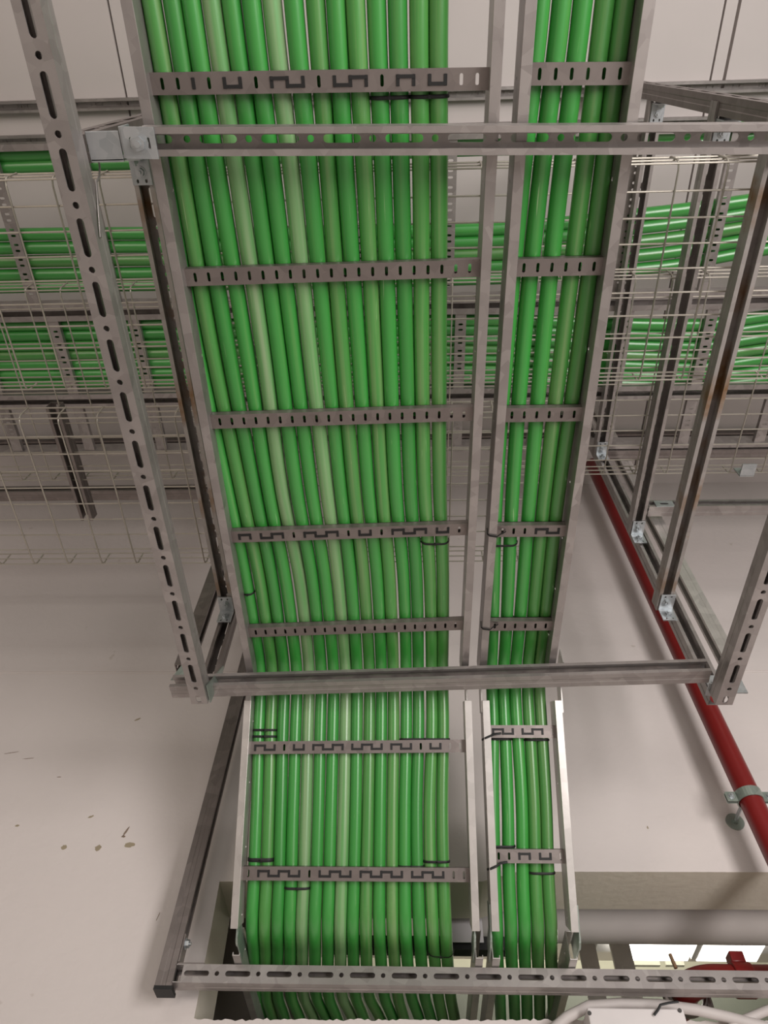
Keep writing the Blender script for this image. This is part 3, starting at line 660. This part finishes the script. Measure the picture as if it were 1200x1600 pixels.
for a in [(1, 0, 2, 110, 'black tie under the first conduits, just above the top rung'),
          (1, 12, 13, 155, 'black tie round two conduits below the top rung, left one'),
          (1, 14, 15, 155, 'black tie round the last two conduits below the top rung'),
          (1, 14, 15, 845, 'thin black tie round the last two conduits under the fourth rung'),
          (1, 0, 0, 922, 'single thin black tie round the first conduit in the wide ladder'),
          (1, 12, 15, 1155, 'black tie just above the upper sloping rung, right end'),
          (1, 0, 1, 1343, 'thick black tie round the first two conduits above the lower rung', 1, 0, 0.0045),
          (1, 3, 4, 1387, 'black tie sagging under the fourth and fifth conduits below the lower rung'),
          (1, 12, 13, 1352, 'black tie round two conduits just above the lower sloping rung'),
          (1, 14, 15, 1344, 'thin black tie round the last two conduits above the lower rung'),
          (1, 14, 15, 1482, 'sagging black tie round the last two conduits near the wall opening', 1, 0.003),
          (2, 0, 1, 846, 'black tie round the first narrow ladder conduits, below its fourth rung'),
          (2, 0, 1, 964, 'black tie round the first narrow ladder conduits above its fifth rung'),
          (2, 0, 1, 1155, 'black tie under the upper sloping narrow rung, left'),
          (2, 3, 4, 1156, 'black tie under the upper sloping narrow rung, right'),
          (2, 0, 1, 1322, 'black tie above the lower sloping narrow rung'),
          (2, 3, 4, 1363, 'black tie round the last two narrow conduits below the lower rung')]:
    loop_tie(*a)
loop_tie(1, 0, 1, 1141, 'double black tie round the first two conduits above the upper sloping rung', 2)
# ties that wrap the left rail of the narrow ladder
for px, py, sec, nm in ((768, 828, 0, 'beside its fourth rung'), (762, 973, 0, 'beside its fifth rung'), (762, 1147, 1, 'at the upper sloping rung'), (772, 1348, 1, 'at the lower sloping rung')):
    O, A, Nn = sec_frame(sec)
    s = atz(px, py, 1.305).y if sec == 0 else s_slope(px, py)
    xa = 0.180 if sec == 0 else 0.188
    m = MB(); c = lambda x, n_, ds=0: O + A * (s + ds) + Nn * n_ + Vector((x, 0, 0))
    m.tube([c(xa - 0.002, 0.0, -0.004), c(xa - 0.003, -0.018, -0.002), c(xa + 0.002, -0.0225, 0), c(xa + RW, -0.0225, 0.003), c(xa + RW + 0.008, -0.012, 0.004), c(xa + RW + 0.022, -0.003, 0.003)] if sec == 0 else
           [c(xa - 0.004, -0.004, 0.014), c(xa + 0.003, -0.0225, 0.010), c(xa + RW, -0.0225, 0.004), c(xa + RW + 0.01, -0.008, 0.0), c(xa + RW + 0.028, -0.003, -0.002)], (0.0028, 0.0011), 6, flat=A)
    tag(m.build('cable_tie', BLACK, smooth=True), f'black tie wrapped over the narrow ladder left rail {nm}', 'cable tie', 'black cable ties')

# ------------------------------------------------------------------ wire mesh trays
def mesh_tray(y0, y1, z, x0, x1, hgt, label, lean=0.0, ph=0.0):
    m = MB(); r = 0.0021
    n = round((y1 - y0) / 0.05)
    for k in range(n + 1):
        m.bar(V(x0, y0 + (y1 - y0) * k / n, z), V(x1, y0 + (y1 - y0) * k / n, z), r, 6)
    for yy, e in ((y0, -1), (y1, 1)):
        m.bar(V(x0, yy + e * 0.004, z + hgt), V(x1, yy + e * 0.004, z + hgt), r, 6)
        m.bar(V(x0, yy + e * 0.002, z + hgt * 0.5), V(x1, yy + e * 0.002, z + hgt * 0.5), r, 6)
    x = x0 + ph
    while x < x1:
        zz = z - r * 1.7
        m.tube([V(x, y0 - 0.006, z + hgt), V(x, y0 - 0.005, z + 0.012), V(x, y0 - 0.001, z + 0.002), V(x, y0 + 0.012, zz), V(x, y1 - 0.012, zz), V(x, y1 + 0.001, z + 0.002), V(x, y1 + 0.005, z + 0.012), V(x, y1 + 0.006, z + hgt)], r, 6)
        x += 0.1
    return tag(m.build('wire_mesh_tray', WIRE, smooth=True), label, 'wire tray', 'wire mesh cable trays')
mesh_tray(0.216, 0.688, 1.606, -2.0, 1.9, 0.055, 'nearer low wire mesh tray crossing behind both cable ladders', ph=0.06)
mesh_tray(0.768, 1.232, 1.606, -2.0, 0.43, 0.055, 'further low wire mesh tray, its edge crossing the bare left wall', ph=0.015)
mesh_tray(0.55, 1.168, 1.976, -2.0, 1.9, 0.055, 'upper wire mesh tray on the middle supports, nearest the far wall', ph=0.03)

# ------------------------------------------------------------------ high ladders with more conduits running left-right
def xladder(y0, y1, z, x0, x1, rx, label):
    root = empty('cable_ladder', V((x0 + x1) / 2, (y0 + y1) / 2, z), label, 'cable ladder', 'high cross-running cable ladders')
    for ya in (y0, y1 - 0.02):
        m = MB(); m.box(tuple(V(x0, ya, z - 0.002)), tuple(V(x1, ya + 0.02, z + 0.0))); m.box(tuple(V(x0, ya + (0.018 if ya == y0 else 0), z)), tuple(V(x1, ya + (0.02 if ya == y0 else 0.002), z + 0.06)))
        m.box(tuple(V(x0, ya, z + 0.06)), tuple(V(x1, ya + 0.02, z + 0.062))); m.build('rail', GALV, root)
    x = rx
    while x > x0 + 0.3: x -= 0.3
    while x < x1 - 0.05:
        m = MB(); L_ = y1 - y0 - 0.04; hs = []; k = 0.03
        while k < L_ - 0.02: hs.append(slot(k, 0, 0.006, 0.014, 4)); k += 0.025 if int(k * 1000 / 25) % 2 else 0.05
        hs = [slot(q * 0.05 + d, 0, 0.017, 0.0075, 4, axis=1) for q in range(1, int(L_ / 0.05)) for d in (-0.010, 0.010)]
        m.plate([(0, -0.02), (L_, -0.02), (L_, 0.02), (0, 0.02)], hs, 0.002)
        m.box((0, -0.02, 0.002), (L_, -0.018, 0.018)); m.box((0, 0.018, 0.002), (L_, 0.02, 0.018))
        m.build('rung', GALV, root, mw=frame(V(x, y0 + 0.02, z + 0.004), (0, 1, 0), (-1, 0, 0), (0, 0, 1)))
        x += 0.3
    return root
ZT = 2.523
xladder(0.235, 0.775, ZT, -2.2, 2.1, 1.05, 'high cross ladder nearest the camera, with green conduits')
xladder(0.795, 1.125, ZT, -2.2, 2.1, 1.10, 'second high cross ladder, packed with dark green conduits')
xladder(1.145, 1.375, ZT, -2.2, 2.1, 1.10, 'empty high cross ladder by the far wall')
RT = 0.0215; zt = ZT + 0.004 + 0.018 + RT
def xconduit(pys, label, group, mat=GREEN, dz=0.0):
    kn = sorted(((lambda p: (p.x, p.y))(atz(px, py, zt + dz)) for px, py in pys))
    kn = [(-2.3, kn[0][1])] + [k for k in kn if k[0] > -2.2] + [(2.2, kn[-1][1] - (2.2 - kn[-1][0]) * 0.12)]
    pts = []; x = -2.25
    while x <= 2.2: pts.append(V(x, interp(kn, x), zt + dz)); x += 0.05
    return tag(tube_object('green_conduit', pts, RT, mat, 16), label, 'conduit', group)
T1 = [[366, 359, 332, 312], [387, 378, 352, 331], [408, 398, 374, 352], [429, 417, 396, 372], [448, 436, 417, 392]]
for k, r in enumerate(T1):
    xconduit(list(zip((60, 740, 1030, 1180), r)), f'{ordn[k]} conduit of the bright row crossing behind at the height of the second rung', 'conduits crossing on the first high ladder', [GREEN, GREEN, OLIVE, GREEN, GREEN][k])
for k, r in enumerate([[241, 214, 204], [260, 233, 222]]):
    xconduit(list(zip((60, 740, 1100), r)), ['first', 'second'][k] + ' conduit crossing just behind the top cross strut', 'conduits crossing on the first high ladder', GREEN)
T2 = [[508, 500, 507, 495], [524, 515, 524, 511], [540, 530, 541, 528], [555, 546, 557, 545], [570, 561, 573, 562], [585, 577, 588, 579], [599, 592, 602, 594]]
for k, r in enumerate(T2):
    xconduit(list(zip((60, 740, 1090, 1185), r)), f'{ordn[k]} conduit of the shaded row crossing above the mesh trays', 'conduits crossing on the second high ladder', [GREEN, GREEN, GREEN, OLIVE][k % 4])

# ------------------------------------------------------------------ red pipe on the wall
root = empty('sprinkler_pipe', V(0.972, 1.83, 1.2), 'glossy red vertical pipe on the right wall behind the hangers', 'pipe')
m = MB(); m.bar(V(0.985, 1.83, 0.3), V(0.955, 1.83, CH), 0.033, 32); m.build('pipe', RED, root, smooth=True)
cl = empty('pipe_clamp', V(0.973, 1.83, 1.26), 'galvanised two-part clamp holding the red pipe to the wall', 'clamp')
m = MB(); c0 = V(0.974, 1.83, 1.262)
for sg in (-1, 1):
    vs = []; n = 14
    for k in range(n + 1):
        t = math.pi * k / n; vs.append((math.cos(t), sg * math.sin(t)))
    ring = [(a * 0.0345, q * 0.0345) for a, q in vs] + [(a * 0.0375, q * 0.0375) for a, q in vs[::-1]]
    m.plate(ring, [], 0.03, -0.015)
for sx in (-1, 1):
    m.box((sx * 0.035 if sx > 0 else -0.066, -0.006, -0.015), (0.066 if sx > 0 else -0.035, -0.003, 0.015)); m.box((sx * 0.035 if sx > 0 else -0.066, 0.003, -0.015), (0.066 if sx > 0 else -0.035, 0.006, 0.015))
m.build('band', ZINCG, cl, mw=Matrix.Translation(c0))
for sx in (-1, 1):
    m = MB(); hexbolt(m, c0 + Vector((sx * 0.053, -0.006, 0)), (0, -1, 0), 0.007, 0.006); m.build('screw', ZINC, cl)
m = MB(); m.bar(c0 + Vector((-0.012, 0.036, 0)), c0 + Vector((-0.012, WY - 1.83 - 0.004, 0)), 0.005, 12); m.build('rod', ZINC, cl, smooth=True)
m = MB(); m.bar(c0 + Vector((-0.012, WY - 1.83 - 0.006, 0)), c0 + Vector((-0.012, WY - 1.83 - 0.0005, 0)), 0.026, 24); m.bar(c0 + Vector((-0.012, WY - 1.83 - 0.014, 0)), c0 + Vector((-0.012, WY - 1.83 - 0.006, 0)), 0.010, 6)
m.build('wall_rosette', ZINCG, cl)

# ------------------------------------------------------------------ red branch pipe in the opening
root = empty('branch_pipe', V(0.73, 2.08, 0.9), 'red grooved branch pipe with elbow in the wall opening', 'pipe')
RB = 0.036; zb = 0.890
pts = [V(1.75, 2.075, zb)] + [V(0.80, 2.075, zb)]
for k in range(9):
    t = math.pi / 2 * k / 8; pts.append(V(0.80 - 0.065 * math.sin(t), 2.075 + 0.065 * (1 - math.cos(t)), zb))
pts.append(V(0.735, 2.9, zb))
m = MB(); m.tube(pts, RB, 24); m.build('pipe', RED, root, smooth=True)
cp = MB(); cp.bar(V(0.845, 2.075, zb), V(0.895, 2.075, zb), RB + 0.006, 28); cp.box(tuple(V(0.852, 2.055, zb + RB)), tuple(V(0.890, 2.095, zb + RB + 0.028)))
cp = cp.build('coupling', RED, root, smooth=True, bevel=0.003)
m = MB(); m.bar(V(0.865, 2.06, zb + 0.03), V(0.850, 2.06, zb + 0.085), 0.006, 10); m.build('bolt', BRASS, cp)
m = MB(); hexbolt(m, V(0.872, 2.075 - RB - 0.012, zb + 0.012), (0, -1, 0), 0.010, 0.008); m.build('bolt', BRASS, cp)
m = MB(); m.bar(V(0.70, 2.06, zb + 0.02), V(0.695, 2.06, zb + 0.055), 0.005, 10); m.build('stud', BRASS, root)
m = MB(); pts = []
for k in range(17):
    t = math.pi + math.pi * k / 16; pts.append(V(0.735 + math.cos(t) * (RB + 0.013), 2.15, zb - 0.004 + math.sin(t) * (RB + 0.013)))
m.tube(pts, (0.018, 0.006), 8, flat=(0, 1, 0)); m.bar(V(0.685, 2.15, zb), V(0.685, 2.15, zb - 0.03), 0.012, 6); m.bar(V(0.79, 2.15, zb), V(0.79, 2.15, zb - 0.035), 0.010, 6)
m.build('strap', GALVD, root, smooth=True)

# ------------------------------------------------------------------ junction box and conduits below the opening
jb = empty('junction_box', V(0.51, 1.9, 0.7), 'white plastic junction box with corner screws under the wall opening', 'junction box')
m = MB(); p0 = aty(917, 1574, 1.875); p1 = aty(1066, 1571, 1.875)
m.box(tuple(V(p0.x, 1.875, 0.60)), tuple(V(p1.x, WY - 0.001, p0.z))); m.build('lid', WHITEP, jb, bevel=0.003)
for px, py in ((919 + 2, 1583), (1063 - 1, 1579)):
    q = aty(px, py, 1.874); m = MB(); m.bar(V(q.x, 1.875, q.z), V(q.x, 1.8725, q.z), 0.0045, 12); m.build('screw', DARKST, jb)
m = MB(); pts = [aty(px, py, 1.92) for px, py in ((860, 1612), (885, 1590), (920, 1572), (970, 1568), (1030, 1570), (1090, 1578), (1140, 1590), (1200, 1606))]
m.tube([V(*p) for p in pts], 0.012, 12)
tag(m.build('flexible_conduit', DUCT, smooth=True), 'grey flexible tube arching behind the white junction box', 'conduit')
m = MB(); pts = [aty(px, py, 1.925) for px, py in ((1300, 1560), (1200, 1578), (1160, 1595), (1130, 1615))]
m.tube([V(*p) for p in pts], 0.010, 12)
tag(m.build('flexible_conduit', DUCT, smooth=True), 'grey tube rising to the right edge beside the junction box', 'conduit')
m = MB(); pts = [aty(px, py, 1.868) for px, py in ((1060, 1565), (1045, 1567), (1032, 1570), (1028, 1578), (1022, 1586))]
m.tube([V(*p) for p in pts], (0.0028, 0.0012), 6, flat=(0, 0, 1))
tag(m.build('cable_tie', BLACK, smooth=True), 'black cable tie tail hanging over the white junction box', 'cable tie', 'black cable ties')

# ------------------------------------------------------------------ seen through the opening
m = MB(); m.bar(V(0.17, 2.32, 1.207), V(2.6, 2.32, 1.207), 0.105, 40)
tag(m.build('air_duct', DUCT, smooth=True), 'pale round duct running right behind the wall opening', 'duct')
m = MB(); q0 = aty(704, 1428, 2.19); q1 = aty(756, 1474, 2.19); m.box(tuple(V(q0.x, 2.185, q1.z)), tuple(V(q1.x, 2.188, q0.z)))
tag(m.build('paper_sheet', plain('pale_sheet', (0.60, 0.57, 0.58), 0.7), bevel=0.001), 'pale sheet hanging behind the gap between the two ladders', 'sheet')
m = MB(); m.box(tuple(V(-0.24, 2.20, 1.015)), tuple(V(0.30, 2.24, 1.052)))
tag(m.build('support_bar', BLACK), 'black bar crossing behind the conduits in the opening', 'bar')
m = MB(); m.box(tuple(V(-0.95, 2.35, 0.60)), tuple(V(-0.34, 2.45, 1.7))); tag(m.build('column', plain('dark_grey_column', (0.20, 0.175, 0.155), 0.8)), kind='structure')
m = MB(); m.box(tuple(V(-5, 5.0, -1.6)), tuple(V(5, 5.1, CH))); tag(m.build('wall_back', CREAM), kind='structure')
lf = empty('ceiling_luminaire', V(1.2, 3.2, 1.5), 'bright fluorescent luminaire glowing beyond the wall opening', 'lamp')
for a, c_ in ((965, 1078), (1092, 1186)):
    pa = aty(a, 1479, 3.2); pb = aty(c_, 1479, 3.2)
    m = MB(); m.box(tuple(V(pa.x, 3.12, 1.478)), tuple(V(pb.x, 3.28, 1.53))); m.build('diffuser', LAMPM, lf)
m = MB(); m.box(tuple(V(0.80, 3.08, 1.53)), tuple(V(1.7, 3.32, 1.56))); m.box(tuple(V(1.185, 3.13, 1.480)), tuple(V(1.22, 3.27, 1.53))); m.build('housing', WHITEP, lf)
for a, c_, y0, y1, nm in ((975, 1032, 1490, 1508, 'left'), (1036, 1070, 1490, 1508, 'right')):
    pa = aty(a, y0, 3.6); pb = aty(c_, y1, 3.6); m = MB(); m.box(tuple(V(pa.x, 3.6, pb.z)), tuple(V(pb.x, 3.62, pa.z)))
    tag(m.build('wall_panel', plain('cream_board', (0.75, 0.72, 0.6), 0.6)), f'{nm} cream board below the luminaire beyond the opening', 'panel', 'boards beyond the opening')
for px, wd, nm in ((978, 0.035, 'wider'), (925, 0.03, 'left')):
    pa = aty(px, 1520, 3.0); m = MB(); m.box(tuple(V(pa.x - wd, 2.98, 0.4)), tuple(V(pa.x + wd, 3.02, 2.2)))
    m.box(tuple(V(pa.x - wd - 0.008, 2.975, 0.4)), tuple(V(pa.x - wd, 2.985, 2.2)))
    tag(m.build('support_post', GALVB), f'{nm} grey post standing beyond the wall opening', 'post', 'posts beyond the opening')
m = MB()
for z in (0.98, 1.06): m.box(tuple(V(0.2, 2.9, z)), tuple(V(3.2, 2.92, z + 0.012)))
for k in range(14): m.box(tuple(V(0.35 + k * 0.16, 2.9, 0.985)), tuple(V(0.358 + k * 0.16, 2.915, 1.065)))
tag(m.build('wire_mesh_tray', GALVB), 'small grid of rails low in the wall opening behind the red elbow', 'wire tray')
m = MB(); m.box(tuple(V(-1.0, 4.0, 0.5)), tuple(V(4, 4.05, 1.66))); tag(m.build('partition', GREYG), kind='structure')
# ceiling of the next room, its lamp light and an added wash
m = MB(); m.box(tuple(V(-5, WY + WT, 2.25)), tuple(V(5, 5.0, 2.3))); tag(m.build('ceiling_back', CEIL), kind='structure')
lamp('luminaire_light', (1.25, 3.2, 1.47), (1.25, 3.4, 0), 0.8, 0.15, 14, (1.0, 0.98, 0.85))
lamp('added_wall_wash', (1.0, 3.4, 2.1), (1.0, 5.0, 1.8), 1.6, 0.2, 26, (1.0, 0.97, 0.84))  # extra light without a fixture, added to brighten the far wall
